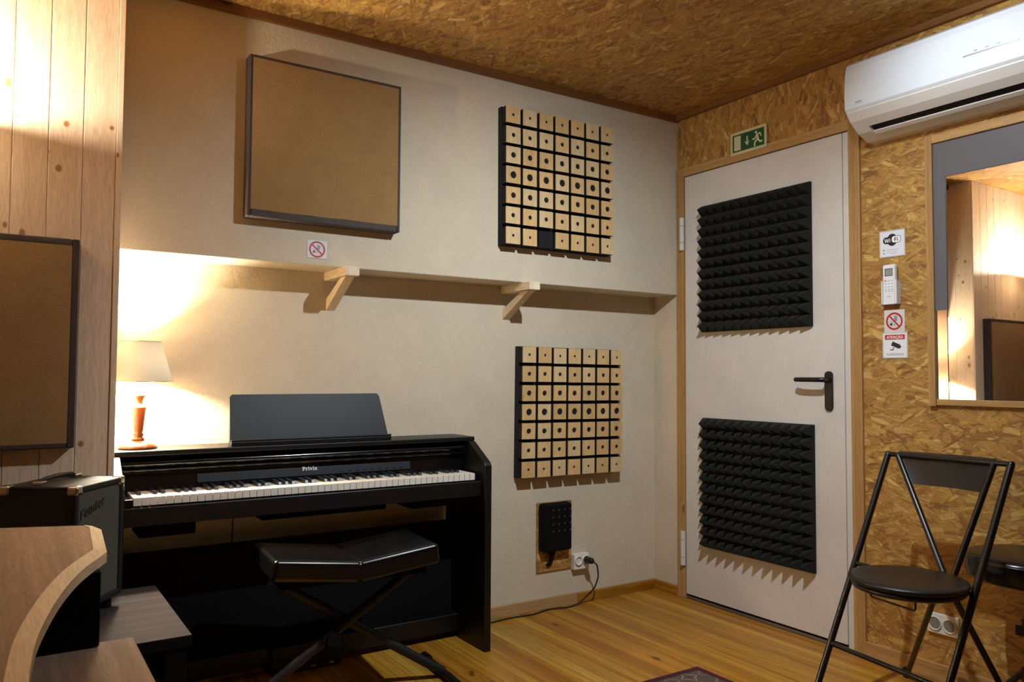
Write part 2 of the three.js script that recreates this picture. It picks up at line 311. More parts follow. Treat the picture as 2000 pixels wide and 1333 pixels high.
diffuser('upper square diffuser of drilled wooden tiles with one tile missing', -0.757, 1.906, 0, true, 0.004);
diffuser('lower square diffuser of drilled wooden tiles, complete, above the power adapter', -0.556, 0.898, REC, false, -0.008);

// pyramid foam on the door: a base slab and 12 x 12 pyramids
{
  const n = 12, w = 0.6, pos = [], b = 0.013, hgt = 0.055, s = w / n;
  for (let j = 0; j < n; j++) for (let i = 0; i < n; i++) {
    const x = -w / 2 + i * s, y = -w / 2 + j * s, c = [x + s / 2, y + s / 2, b + hgt], q = [[x, y, b], [x + s, y, b], [x + s, y + s, b], [x, y + s, b]];
    for (let k = 0; k < 4; k++) pos.push(...q[k], ...q[(k + 1) % 4], ...c);
  }
  const g = new THREE.BufferGeometry(); g.setAttribute('position', new THREE.Float32BufferAttribute(pos, 3)); g.computeVertexNormals();
  const pyr = muv(g, 'y', 0.2, 0.2), base = muv(span(-w / 2, w / 2, -w / 2, w / 2, 0, b), 'y', 0.2, 0.2);
  for (const [label, y, z] of [['black pyramid foam square on the white door, above the lever handle', 1.572, 0.472], ['black pyramid foam square on the white door, below the lever handle', 0.569, 0.475]]) {
    const t = thing('acoustic_foam', label, 'foam panel', [-0.0042, y, z], RIGHT, 'foam panels on the door');
    mesh('foam_pyramids', pyr, M.foam, t); mesh('foam_base', base, M.foam, t);
  }
}

// shelf brackets under the overhang
for (const [x, label] of [[-1.718, 'pale wooden bracket under the overhang, nearer the table lamp'], [-0.9, 'pale wooden bracket under the overhang, nearer the door']]) {
  const t = thing('shelf_bracket', label, 'bracket', [x, LEDGE, REC], 0, 'wooden brackets under the overhang');
  mesh('arm', muv(span(-0.027, 0.027, -0.034, 0, 0, 0.23, 0.002), 'z', 0.3, 0.6, rand()), M.shelfWood, t);
  const s = poly([[0, -0.15], [0, -0.105], [0.15, -0.036], [0.205, -0.036]]);
  mesh('brace', muv(ext(s, 0.036, 0.0015).rotateY(RIGHT).translate(0.018, 0, 0), 'y', 0.3, 0.6, rand()), M.shelfWood, t);
}

function prohibition(x, w, h) {
  x.fillStyle = '#d6d2d2'; x.fillRect(0, 0, w, h);
  x.fillStyle = '#8d8a98'; x.fillRect(w * 0.5, h * 0.3, w * 0.15, h * 0.2); x.fillStyle = '#a9a3b4'; x.fillRect(w * 0.47, h * 0.24, w * 0.2, h * 0.06);
  x.fillStyle = '#1d1416'; x.fillRect(w * 0.29, h * 0.58, w * 0.11, h * 0.11); x.strokeStyle = '#777'; x.lineWidth = w * 0.02; x.beginPath(); x.moveTo(w * 0.26, h * 0.52); x.quadraticCurveTo(w * 0.4, h * 0.46, w * 0.44, h * 0.6); x.stroke();
  x.fillStyle = '#9a95a0'; x.fillRect(w * 0.47, h * 0.62, w * 0.07, h * 0.08);
  x.strokeStyle = '#b3141c'; x.lineWidth = w * 0.085; x.beginPath(); x.arc(w / 2, h / 2, w * 0.37, 0, 7); x.stroke(); x.lineWidth = w * 0.075; x.beginPath(); x.moveTo(w * 0.24, h * 0.24); x.lineTo(w * 0.76, h * 0.76); x.stroke();
}
function sticker(name, label, pos, turn, w, h, draw, category = 'sticker', thick = 0.0016) {
  const t = thing(name, label, category, pos, turn);
  mesh('sheet', span(-w / 2, w / 2, -h / 2, h / 2, 0, thick), M.white, t); print(t, w - 0.0005, h - 0.0005, thick + 0.0004, draw);
  return t;
}
sticker('warning_sticker', 'round red prohibition sticker on the plaster wall under the fabric panel', [-1.834, 1.522, 0.0003], 0, 0.074, 0.066, prohibition);
sticker('warning_sticker', 'round red prohibition sticker on the strand board under the remote control', [-0.0003, 1.274, 1.121], RIGHT, 0.08, 0.085, prohibition).rotation.z = 0.0;
sticker('wifi_sticker', 'white wireless internet sticker with black emblem on the strand board', [-0.0003, 1.567, 1.117], RIGHT, 0.1, 0.1, (x, w, h) => {
  x.fillStyle = '#e4e7ee'; x.fillRect(0, 0, w, h); x.strokeStyle = '#b9bcc4'; x.lineWidth = w * 0.02; x.strokeRect(w * 0.02, h * 0.02, w * 0.96, h * 0.96);
  x.fillStyle = '#15161a'; x.beginPath(); x.ellipse(w * 0.5, h * 0.36, w * 0.2, h * 0.23, 0, 0, 7); x.fill(); x.beginPath(); x.roundRect(w * 0.14, h * 0.24, w * 0.44, h * 0.26, w * 0.12); x.fill();
  x.fillStyle = '#f2f3f6'; x.strokeStyle = '#15161a'; x.lineWidth = w * 0.018; x.beginPath(); x.roundRect(w * 0.48, h * 0.22, w * 0.36, h * 0.26, w * 0.1); x.fill(); x.stroke();
  x.font = `bold ${Math.round(h * 0.2)}px sans-serif`; x.textAlign = 'center'; x.textBaseline = 'middle'; x.fillStyle = '#f2f3f6'; x.fillText('Wi', w * 0.32, h * 0.375); x.fillStyle = '#15161a'; x.fillText('Fi', w * 0.66, h * 0.355);
  x.fillStyle = '#8f939b'; x.fillRect(w * 0.14, h * 0.7, w * 0.06, h * 0.06); x.fillRect(w * 0.14, h * 0.82, w * 0.06, h * 0.06); for (const [a, b, c] of [[0.28, 0.72, 0.5], [0.28, 0.8, 0.4], [0.4, 0.87, 0.3]]) { x.fillStyle = '#b4b8c0'; x.fillRect(w * a, h * b, w * c, h * 0.02); }
});
sticker('camera_warning_sign', 'white camera warning sign with a red header on the strand board', [-0.0003, 1.184, 1.122], RIGHT, 0.098, 0.097, (x, w, h) => {
  x.fillStyle = '#c9cbd1'; x.fillRect(0, 0, w, h); x.fillStyle = '#ecedf0'; x.beginPath(); x.roundRect(w * 0.04, h * 0.04, w * 0.92, h * 0.92, w * 0.06); x.fill();
  x.fillStyle = '#b7202a'; x.fillRect(w * 0.1, h * 0.09, w * 0.8, h * 0.19); x.fillStyle = '#f4f0f0'; x.font = `bold ${Math.round(h * 0.145)}px sans-serif`; x.textAlign = 'center'; x.textBaseline = 'middle'; x.fillText('ATENÇÃO', w / 2, h * 0.19);
  x.save(); x.translate(w * 0.53, h * 0.5); x.rotate(0.42); x.fillStyle = '#222326'; x.fillRect(-w * 0.17, -h * 0.09, w * 0.34, h * 0.17); x.fillRect(w * 0.12, -h * 0.06, w * 0.1, h * 0.11); x.restore();
  x.strokeStyle = '#222326'; x.lineWidth = w * 0.035; x.beginPath(); x.moveTo(w * 0.46, h * 0.58); x.lineTo(w * 0.42, h * 0.68); x.lineTo(w * 0.3, h * 0.68); x.stroke(); x.fillRect(w * 0.27, h * 0.62, w * 0.035, h * 0.13);
  x.fillStyle = '#4c4e54'; for (const [a, y, b] of [[0.14, 0.82, 0.72], [0.18, 0.87, 0.64]]) for (let q = a; q < a + b; q += 0.03) x.fillRect(w * q, h * y, w * 0.022, h * 0.02);
});
sticker('exit_sign', 'green emergency exit sign with running figure above the door', [-0.0125, 2.123, 0.4545], RIGHT, 0.2, 0.104, (x, w, h) => {
  x.fillStyle = '#cfc79a'; x.fillRect(0, 0, w, h); x.fillStyle = '#14532b'; x.fillRect(w * 0.055, h * 0.12, w * 0.89, h * 0.76); x.fillStyle = '#d2c7a0'; x.fillRect(w * 0.1, h * 0.18, w * 0.19, h * 0.64);
  x.fillStyle = '#d6d0a4'; x.fillRect(w * 0.455, h * 0.3, w * 0.035, h * 0.25); x.beginPath(); x.moveTo(w * 0.4, h * 0.5); x.lineTo(w * 0.473, h * 0.72); x.lineTo(w * 0.545, h * 0.5); x.lineTo(w * 0.49, h * 0.56); x.lineTo(w * 0.455, h * 0.56); x.closePath(); x.fill();
  x.strokeStyle = '#d6d0a4'; x.lineCap = 'round'; x.lineJoin = 'round'; const ln = (lw, p) => { x.lineWidth = w * lw; x.beginPath(); p.forEach((q, i) => (i ? x.lineTo(w * q[0], h * q[1]) : x.moveTo(w * q[0], h * q[1]))); x.stroke(); };
  x.beginPath(); x.arc(w * 0.72, h * 0.25, w * 0.03, 0, 7); x.fill(); ln(0.06, [[0.75, 0.37], [0.77, 0.55]]); ln(0.032, [[0.75, 0.36], [0.83, 0.32], [0.86, 0.46]]); ln(0.032, [[0.73, 0.4], [0.68, 0.52], [0.63, 0.52]]); ln(0.042, [[0.77, 0.57], [0.83, 0.7], [0.88, 0.7]]); ln(0.042, [[0.76, 0.57], [0.69, 0.66], [0.68, 0.82]]);
}, 'exit sign', 0.003);
{ // remote control in its holder
  const t = thing('remote_control', 'white air conditioner remote control in a wall holder', 'remote control', [0, 1.405, 1.116], RIGHT);
  const hold = mesh('holder', merge([span(-0.029, 0.029, -0.068, 0.02, 0.0, 0.004), span(0.026, 0.03, -0.068, 0.02, 0, 0.026), span(-0.03, -0.026, -0.068, 0.02, 0, 0.026), span(-0.029, 0.029, -0.068, -0.064, 0, 0.026)]), M.white, t);
  mesh('body', box(0.05, 0.15, 0.02, 0, 0.006, 0.0155, 0.006), M.white, t);
  const p = print(t, 0.044, 0.142, 0.0262, (x, w, h) => { x.fillStyle = '#e9eaee'; x.fillRect(0, 0, w, h); x.fillStyle = '#3b403c'; x.fillRect(w * 0.14, h * 0.08, w * 0.72, h * 0.2); x.fillStyle = '#8b948a'; x.fillRect(w * 0.19, h * 0.1, w * 0.62, h * 0.16); x.fillStyle = '#d9922e'; x.fillRect(w * 0.1, h * 0.38, w * 0.2, h * 0.04); x.fillStyle = '#b9bcc4'; for (const y of [0.39, 0.47, 0.55, 0.62, 0.67]) for (const q of [0.14, 0.42, 0.7]) if (y > 0.4 || q > 0.2) x.fillRect(w * q, h * y, w * 0.18, h * 0.025); x.fillStyle = '#8d929c'; x.font = `bold ${Math.round(h * 0.055)}px sans-serif`; x.textAlign = 'center'; x.fillText('nais', w / 2, h * 0.84); }, 5000, 'keypad'); p.position.y = 0.006;
}
{ // air conditioner
  const t = thing('air_conditioner', 'white split air conditioner high on the strand board wall', 'air conditioner', [0, 1.958, 1.052], RIGHT), L = 0.82;
  const end = poly([[0.0, 0.0], [0.045, 0.0], [0.105, 0.022], [0.155, 0.058], [0.178, 0.086], [0.17, 0.262], [0.15, 0.275], [0, 0.278]]);
  const mid = poly([[0.0, 0.0], [0.045, 0.0], [0.088, 0.0155], [0.07, 0.05], [0.1, 0.062], [0.124, 0.037], [0.155, 0.058], [0.178, 0.086], [0.17, 0.262], [0.15, 0.275], [0, 0.278]]);
  const along = (s, x0, x1, bev = 0) => ext(s, x1 - x0, bev).rotateY(Math.PI / 2).scale(1, 1, -1).translate(x0, 0, 0);
  const fix = (g) => { g = flat(g); const p = g.attributes.position; for (let i = 0; i < p.count; i += 3) { const a = [p.getX(i + 1), p.getY(i + 1), p.getZ(i + 1)]; p.setXYZ(i + 1, p.getX(i + 2), p.getY(i + 2), p.getZ(i + 2)); p.setXYZ(i + 2, ...a); } g.computeVertexNormals(); return g; };
  mesh('body', merge([fix(along(end, 0, 0.055)), fix(along(mid, 0.055, L - 0.055)), fix(along(end, L - 0.055, L))]), M.acBody, t, 'off-white lower housing with outlet slot');
  const fp = poly([[0.1, 0.092], [0.1795, 0.092], [0.186, 0.1], [0.1875, 0.15], [0.185, 0.2], [0.18, 0.245], [0.172, 0.268], [0.155, 0.2805], [0.1, 0.2815]]);
  const panel = mesh('front_panel', fix(along(fp, -0.002, L + 0.002, 0.0015)), M.ac, t, 'glossy white front panel');
  mesh('flap', fix(along(poly([[0.086, 0.0125], [0.101, 0.0205], [0.0995, 0.0245], [0.085, 0.017]]), 0.058, L - 0.058)), M.acBody, t);
  mesh('outlet_lining', fix(along(poly([[0.094, 0.03], [0.108, 0.047], [0.1, 0.061], [0.072, 0.05]]), 0.0555, L - 0.0555)), M.dark, t, 'dark outlet slot');
  const a = print(panel, 0.042, 0.018, 0.1885, (x, w, h) => { x.fillStyle = '#dee6ef'; x.fillRect(0, 0, w, h); x.fillStyle = '#5f666f'; x.font = `bold ${Math.round(h * 0.75)}px sans-serif`; x.textAlign = 'center'; x.textBaseline = 'middle'; x.fillText('nais', w / 2, h * 0.55); }, 6000, 'badge', 0.3); a.position.set(0.055, 0.118, 0.1885);
  mesh('display_strip', span(0.43, 0.6, 0.153, 0.1565, 0.186, 0.1885), M.metalGray, panel, 'thin grey indicator line');
  for (let i = 0; i < 3; i++) mesh('indicator', span(0.465 + i * 0.035, 0.475 + i * 0.035, 0.163, 0.1655, 0.186, 0.1882), M.metalGray, panel);
}
{ // mirror in a wooden frame with a grey band on two sides
  const t = thing('wall_mirror', 'large wall mirror in a thin wooden frame on the strand board', 'mirror', [0, 0.988, 1.28], RIGHT), W = 1.2, Hh = 0.916;
  mesh('glass', span(0, W, 0, Hh, 0.001, 0.005), M.mirror, t);
  mesh('frame_bar', muv(span(-0.026, 0, -0.026, Hh + 0.03, 0, 0.018, 0.002), 'y', 0.4, 2.6, 0.2), M.trim, t); mesh('frame_bar', muv(span(W, W + 0.026, -0.026, Hh + 0.03, 0, 0.018, 0.002), 'y', 0.4, 2.6, 0.6), M.trim, t);
  mesh('frame_bar', muv(span(0, W, Hh, Hh + 0.03, 0, 0.018, 0.002), 'x', 0.4, 2.6, 0.2), M.trim, t); mesh('frame_bar', muv(span(0, W, -0.022, 0, 0, 0.014, 0.002), 'x', 0.4, 2.6, 0.5), M.trim, t);
  mesh('grey_band', muv(merge([span(0.0, 0.042, 0.315, Hh, 0.005, 0.009), span(0.042, W, Hh - 0.126, Hh, 0.005, 0.009)]), 'y'), M.grayBand, t, 'dark grey band along top and side');
  mesh('side_strip', span(0.006, 0.04, 0.0, 0.315, 0.005, 0.008), S({ color: 0x8d7f78, roughness: 0.12, metalness: 1 }), t, 'narrow tinted mirror strip');
}
{ // double socket on the strand board
  const t = thing('wall_socket', 'white double power socket low on the strand board behind the chair', 'socket', [0, 0.2, 1.286], RIGHT);
  mesh('plate', box(0.108, 0.07, 0.012, 0, 0, 0.006, 0.003), M.socket, t);
  for (const x of [-0.026, 0.026]) { mesh('outlet', lathe([[0.0, 0.004], [0.0195, 0.004], [0.02, 0.014], [0.0235, 0.016], [0.025, 0.012]], 24).rotateX(Math.PI / 2).translate(x, 0, 0.001), M.socket, t); mesh('well', new THREE.CylinderGeometry(0.0192, 0.0192, 0.002, 20).rotateX(Math.PI / 2).translate(x, 0, 0.013), M.socketDark, t); }
}
{ // adapter on a wooden plate, socket with plug and its cord
  const pl = thing('mounting_plate', 'bare wooden plate on the plaster wall behind the black adapter', 'plate', [-0.632, 0.325, REC]);
  mesh('plate', muv(span(-0.098, 0.098, -0.157, 0.157, 0, 0.009, 0.001), 'y', 1.2, 1.2, 0.3, 0.2), M.osb, pl);
  const a = thing('power_adapter', 'black perforated power adapter on a wooden plate beneath the lower diffuser', 'power adapter', [-0.645, 0.373, REC + 0.009]);
  mesh('case', box(0.162, 0.218, 0.048, 0, 0, 0.024, 0.012), M.blackMatte, a);
  const hg = new THREE.CylinderGeometry(0.0035, 0.0035, 0.0012, 8).rotateX(Math.PI / 2);
  for (let j = 0; j < 4; j++) for (let i = 0; i < 4; i++) mesh('vent', hg, M.metalGray, a).position.set(-0.028 + i * 0.032, 0.08 - j * 0.032, 0.0482);
  mesh('cord_grip', merge([rod([-0.012, -0.105, 0.02], [-0.016, -0.15, 0.018], 0.016, 0.009), rod([-0.016, -0.15, 0.018], [-0.03, -0.175, 0.006], 0.008)]), M.blackMatte, a);
  const s = thing('wall_socket', 'white surface socket on the plaster wall beside the black adapter', 'socket', [-0.488, 0.195, REC]);
  mesh('box', box(0.088, 0.072, 0.03, 0, 0, 0.015, 0.004), M.socket, s);
  for (const x of [-0.021, 0.023]) mesh('outlet', lathe([[0.0, 0.0], [0.017, 0.0], [0.017, 0.006], [0.0215, 0.008], [0.0215, 0.0]], 24).rotateX(Math.PI / 2).translate(x, 0.006, 0.029), M.socket, s);
  const c = thing('mains_lead', 'thin black mains lead drooping from the socket along the baseboard', 'lead');
  mesh('plug', merge([rod([-0.465, 0.201, -0.136], [-0.465, 0.203, -0.098], 0.017, 0.014), new THREE.SphereGeometry(0.014, 12, 8).translate(-0.465, 0.203, -0.098)]), M.blackPlastic, c);
  mesh('cable', pipe([[-0.465, 0.203, -0.09], [-0.448, 0.185, -0.078], [-0.438, 0.13, -0.082], [-0.447, 0.075, -0.1], [-0.475, 0.03, -0.13], [-0.515, 0.004, -0.135], [-0.58, 0.004, -0.12], [-0.68, 0.004, -0.138], [-0.78, 0.004, -0.115], [-0.9, 0.004, -0.125], [-1.0, 0.004, -0.115], [-1.08, 0.004, -0.128], [-1.15, 0.004, -0.1505], [-1.3, 0.004, -0.1505]], 0.0035, false, 120), M.cord, c);
}

// ------------------------------------------------------------------ digital piano
{
  const xl = -2.502, xr = -1.18, t = thing('digital_piano', 'black upright digital piano with open keyboard against the plaster wall', 'piano', [0, 0, 0]);
  const prof = poly([[-0.145, 0.0], [0.174, 0.0], [0.174, 0.712], [0.166, 0.724], [0.045, 0.798], [-0.145, 0.798]]);
  for (const [x, w] of [[xl, 0.028], [xr - 0.03, 0.03]]) mesh('side_panel', ext(prof, w, 0.0025).rotateY(-Math.PI / 2).translate(x + w, 0, 0), M.piano, t);
  const xi = xl + 0.028, xo = xr - 0.03;
  mesh('lid', span(xl - 0.002, xr + 0.004, 0.798, 0.815, -0.145, 0.034, 0.003), M.piano, t);
  mesh('key_bed', merge([span(xi, xo, 0.594, 0.652, -0.13, 0.148, 0.004)]), M.piano, t);
  mesh('end_block', span(xi, -2.446, 0.652, 0.678, -0.02, 0.14, 0.003), M.pianoGloss, t); mesh('end_block', span(-1.2345, xo, 0.652, 0.676, -0.02, 0.14, 0.003), M.pianoGloss, t);
  const nw = 52, kw = 1.211 / nw, k0 = -2.4455, wg = span(-kw / 2 + 0.0006, kw / 2 - 0.0006, 0, 0.026, -0.148, 0, 0.0014), bg = muv(ext(poly([[0, 0.0], [0.092, 0], [0.086, 0.0115], [0, 0.0125]]), 0.0115, 0.001).rotateY(-Math.PI / 2).translate(0.00575, 0, 0), 'y');
  for (let i = 0; i < nw; i++) mesh('white_key', wg, M.whiteKey, t).position.set(k0 + (i + 0.5) * kw, 0.656, 0.138);
  for (let i = 0; i < nw - 1; i++) { const n = (i + 5) % 7; if (n === 2 || n === 6) continue; mesh('black_key', bg, M.blackKey, t).position.set(k0 + (i + 1) * kw, 0.681, -0.004); }
  // fallboard with control strip, rolled cover rails
  mesh('fallboard', ext(poly([[-0.06, 0.66], [-0.012, 0.684], [-0.024, 0.742], [-0.06, 0.742]]), xo - xi).rotateY(-Math.PI / 2).translate(xo, 0, 0), M.pianoGloss, t);
  const cs = mesh('control_strip', box(0.79, 0.03, 0.004, 0, 0, 0, 0.001).rotateX(-0.2).translate(-1.835, 0.711, -0.0155), M.control, t, 'dark grey control strip');
  for (let i = 0; i < 9; i++) mesh('button', box(0.012, 0.004, 0.003, 0, 0, 0, 0.001).rotateX(-0.2).translate(-1.72 + i * 0.03, 0.705, -0.0115), M.blackPlastic, cs);
  { const [c, x] = canvas(512, 128); x.fillStyle = '#000'; x.fillRect(0, 0, 512, 128); x.fillStyle = '#fff'; x.font = 'bold 118px serif'; x.textAlign = 'center'; x.textBaseline = 'middle'; x.fillText('Privia', 256, 66); const al = canvasTex(c, false); al.wrapS = al.wrapT = THREE.ClampToEdgeWrapping;
    const o = mesh('lettering', new THREE.PlaneGeometry(0.08, 0.02), S({ color: 0xf2f4f8, alphaMap: al, transparent: true, roughness: 0.35 }), t, 'white lettering'); o.position.set(-1.842, 0.7215, -0.0148); o.rotation.x = -0.2; }
  for (const [y, z, r] of [[0.771, 0.004, 0.011], [0.75, -0.006, 0.007]]) mesh('cover_rail', rod([xi, y, z], [xo, y, z], r, r, 18), M.pianoGloss, t);
  mesh('rear_panel', span(xi, xo, 0.65, 0.798, -0.14, -0.128), M.piano, t);
  mesh('modesty_panel', span(xi, xo, 0.05, 0.466, -0.105, -0.088, 0.002), M.blackMatte, t);
  mesh('pedal_rail', span(xi, xo, 0.03, 0.098, -0.088, -0.03, 0.004), M.piano, t);
  const pu = mesh('pedal_unit', span(-1.97, -1.715, 0.0, 0.1, -0.09, -0.005, 0.006), M.piano, t);
  for (const x of [-1.911, -1.844, -1.777]) mesh('pedal', merge([ext(rrect(0.024, 0.075, 0.011), 0.008, 0.002).rotateX(-Math.PI / 2).translate(x, 0.036, 0.03)]), M.brass, pu);
  for (const [x0, x1, y0] of [[-2.42, -2.25, 0.545], [-2.04, -1.58, 0.565], [-1.48, -1.285, 0.555]]) mesh('speaker_box', span(x0, x1, y0, 0.595, -0.07, 0.08, 0.006), M.blackMatte, t);
  mesh('cable', pipe([[-2.08, 0.6, -0.11], [-2.083, 0.54, -0.125], [-2.086, 0.44, -0.128]], 0.0025), M.cord, t); mesh('cable', pipe([[-2.44, 0.6, -0.11], [-2.455, 0.54, -0.12], [-2.47, 0.44, -0.125]], 0.0025), M.cord, t);
  // music stand
  const st = poly([[-2.13, 0.822], [-1.538, 0.822], [-1.563, 0.988], [-1.572, 0.998], [-2.115, 0.998], [-2.124, 0.988]]);
  const ms = mesh('music_stand', ext(st, 0.012, 0.002).translate(0, -0.822, 0).rotateX(-0.24).translate(0, 0.818, -0.012), M.stand, t, 'dark blue-grey music stand plate');
  mesh('stand_ledge', merge([span(-2.13, -1.538, 0.8155, 0.83, -0.02, 0.024, 0.002), span(-2.13, -1.538, 0.83, 0.838, 0.016, 0.024, 0.002)]), M.piano, ms);
}
// ------------------------------------------------------------------ table lamp on the piano
{
  const t = thing('table_lamp', 'lit table lamp with cream shade and turned wooden stem on the piano', 'lamp', [-2.409, 0.8155, -0.062]);
  mesh('base', muv(lathe([[0.0, 0], [0.058, 0], [0.06, 0.004], [0.058, 0.012], [0.05, 0.016], [0.047, 0.02], [0.03, 0.026], [0.0, 0.027]]), 'y', 0.1, 0.3), M.lampWood, t);
  mesh('stem', muv(lathe([[0.0, 0.025], [0.02, 0.026], [0.019, 0.034], [0.0135, 0.038], [0.0175, 0.046], [0.013, 0.052], [0.0155, 0.06], [0.0195, 0.1], [0.0225, 0.128], [0.024, 0.133], [0.024, 0.139], [0.012, 0.143], [0.0115, 0.156], [0.016, 0.168], [0.02, 0.172], [0.02, 0.178], [0.01, 0.181], [0, 0.181]]), 'y', 0.1, 0.3), M.lampWood, t);
  mesh('socket', lathe([[0, 0.181], [0.0115, 0.181], [0.0115, 0.235], [0.013, 0.24], [0, 0.242]], 20), M.socket, t, 'white lamp socket');
  const shadeM = PH({ color: 0xe2d8c0, roughness: 1, transmission: 0.003, thickness: 0, side: THREE.DoubleSide });
  mesh('lamp_shade', lathe([[0.103, 0.222], [0.064, 0.354]], 48), shadeM, t, 'cream fabric shade');
  mesh('shade_ring', merge([new THREE.TorusGeometry(0.103, 0.0014, 6, 40).rotateX(Math.PI / 2).translate(0, 0.222, 0), new THREE.TorusGeometry(0.064, 0.0014, 6, 40).rotateX(Math.PI / 2).translate(0, 0.354, 0), rod([-0.064, 0.35, 0], [0.064, 0.35, 0], 0.001)]), M.chrome, t);
  mesh('bulb', new THREE.SphereGeometry(0.026, 20, 14).translate(0, 0.276, 0), S({ color: 0xffffff, emissive: LAMP_COLOR, emissiveIntensity: 8 }), t, 'glowing bulb');
  const l = new THREE.PointLight(LAMP_COLOR, LAMP_POWER); l.position.set(0, 0.276, 0); l.castShadow = true; l.shadow.radius = 1.2; t.add(l);
}
// ------------------------------------------------------------------ piano bench
{
  const t = thing('piano_bench', 'black padded folding bench with crossed legs in front of the piano', 'bench', [-1.82, -0.0, 0.3], -0.07);
  // cushion of two padded halves meeting in a low seam
  for (const s of [-1, 1]) {
    const g = new RoundedBoxGeometry(0.275, 0.066, 0.3, 5, 0.014), p = g.attributes.position;
    for (let i = 0; i < p.count; i++) { const x = p.getX(i), y = p.getY(i), z = p.getZ(i); if (y > 0) p.setY(i, y + 0.01 * Math.max(0, 1 - (x / 0.14) ** 2) * Math.max(0, 1 - (z / 0.15) ** 2)); }
    g.computeVertexNormals(); g.rotateZ(s * 0.12); g.translate(s * 0.134, 0.458, 0);
    mesh('cushion', g, M.vinyl, t, 'black vinyl padded half');
  }
  mesh('seam_strap', box(0.02, 0.05, 0.298, 0, 0.446, 0, 0.008), M.vinyl, t);
  mesh('seat_frame', merge([span(-0.24, 0.24, 0.405, 0.425, -0.11, -0.085, 0.003), span(-0.24, 0.24, 0.405, 0.425, 0.085, 0.11, 0.003), span(-0.24, -0.215, 0.405, 0.43, -0.11, 0.11, 0.003), span(0.215, 0.24, 0.405, 0.43, -0.11, 0.11, 0.003)]), M.blackMatte, t);
  for (const [s, z] of [[1, 0.018], [-1, -0.018]]) mesh('leg', rod([s * 0.24, 0.41, z], [-s * 0.36, 0.02, z], 0.016, 0.016, 12), M.benchMetal, t);
  for (const s of [-1, 1]) { const f = mesh('foot', rod([s * 0.36, 0.017, -0.17], [s * 0.36, 0.017, 0.17], 0.0145), M.benchMetal, t); for (const z of [-0.17, 0.17]) mesh('foot_cap', rod([s * 0.36, 0.0185, z - 0.02], [s * 0.36, 0.0185, z + 0.02], 0.0185), M.blackMatte, f); }
  mesh('pivot_knob', merge([rod([-0.06, 0.215, -0.03], [-0.06, 0.215, 0.05], 0.026, 0.03, 18), rod([-0.06, 0.215, 0.05], [-0.06, 0.215, 0.062], 0.018)]), M.blackMatte, t);
}
// ------------------------------------------------------------------ low table with guitar amplifier
{
  const t = thing('low_table', 'low black table with dark wood-grain top under the amplifier', 'table', [-2.64, 0, 0.452]);
  mesh('tabletop', muv(span(-0.255, 0.255, 0.4185, 0.42, -0.27, 0.27), 'x', 0.4, 0.8), M.ash, t);
  mesh('top_edge', span(-0.2555, 0.2555, 0.392, 0.4185, -0.2705, 0.2705, 0.002), M.blackMatte, t, 'black table edge');
  for (const sx of [-1, 1]) for (const sz of [-1, 1]) mesh('leg', span(sx * 0.22 - 0.025, sx * 0.22 + 0.025, 0, 0.392, sz * 0.24 - 0.025, sz * 0.24 + 0.025, 0.002), M.blackMatte, t);
  mesh('apron', merge([span(-0.22, 0.22, 0.32, 0.392, -0.25, -0.235), span(-0.22, 0.22, 0.32, 0.392, 0.235, 0.25), span(-0.235, -0.22, 0.32, 0.392, -0.24, 0.24), span(0.22, 0.235, 0.32, 0.392, -0.24, 0.24)]), M.blackMatte, t);
}
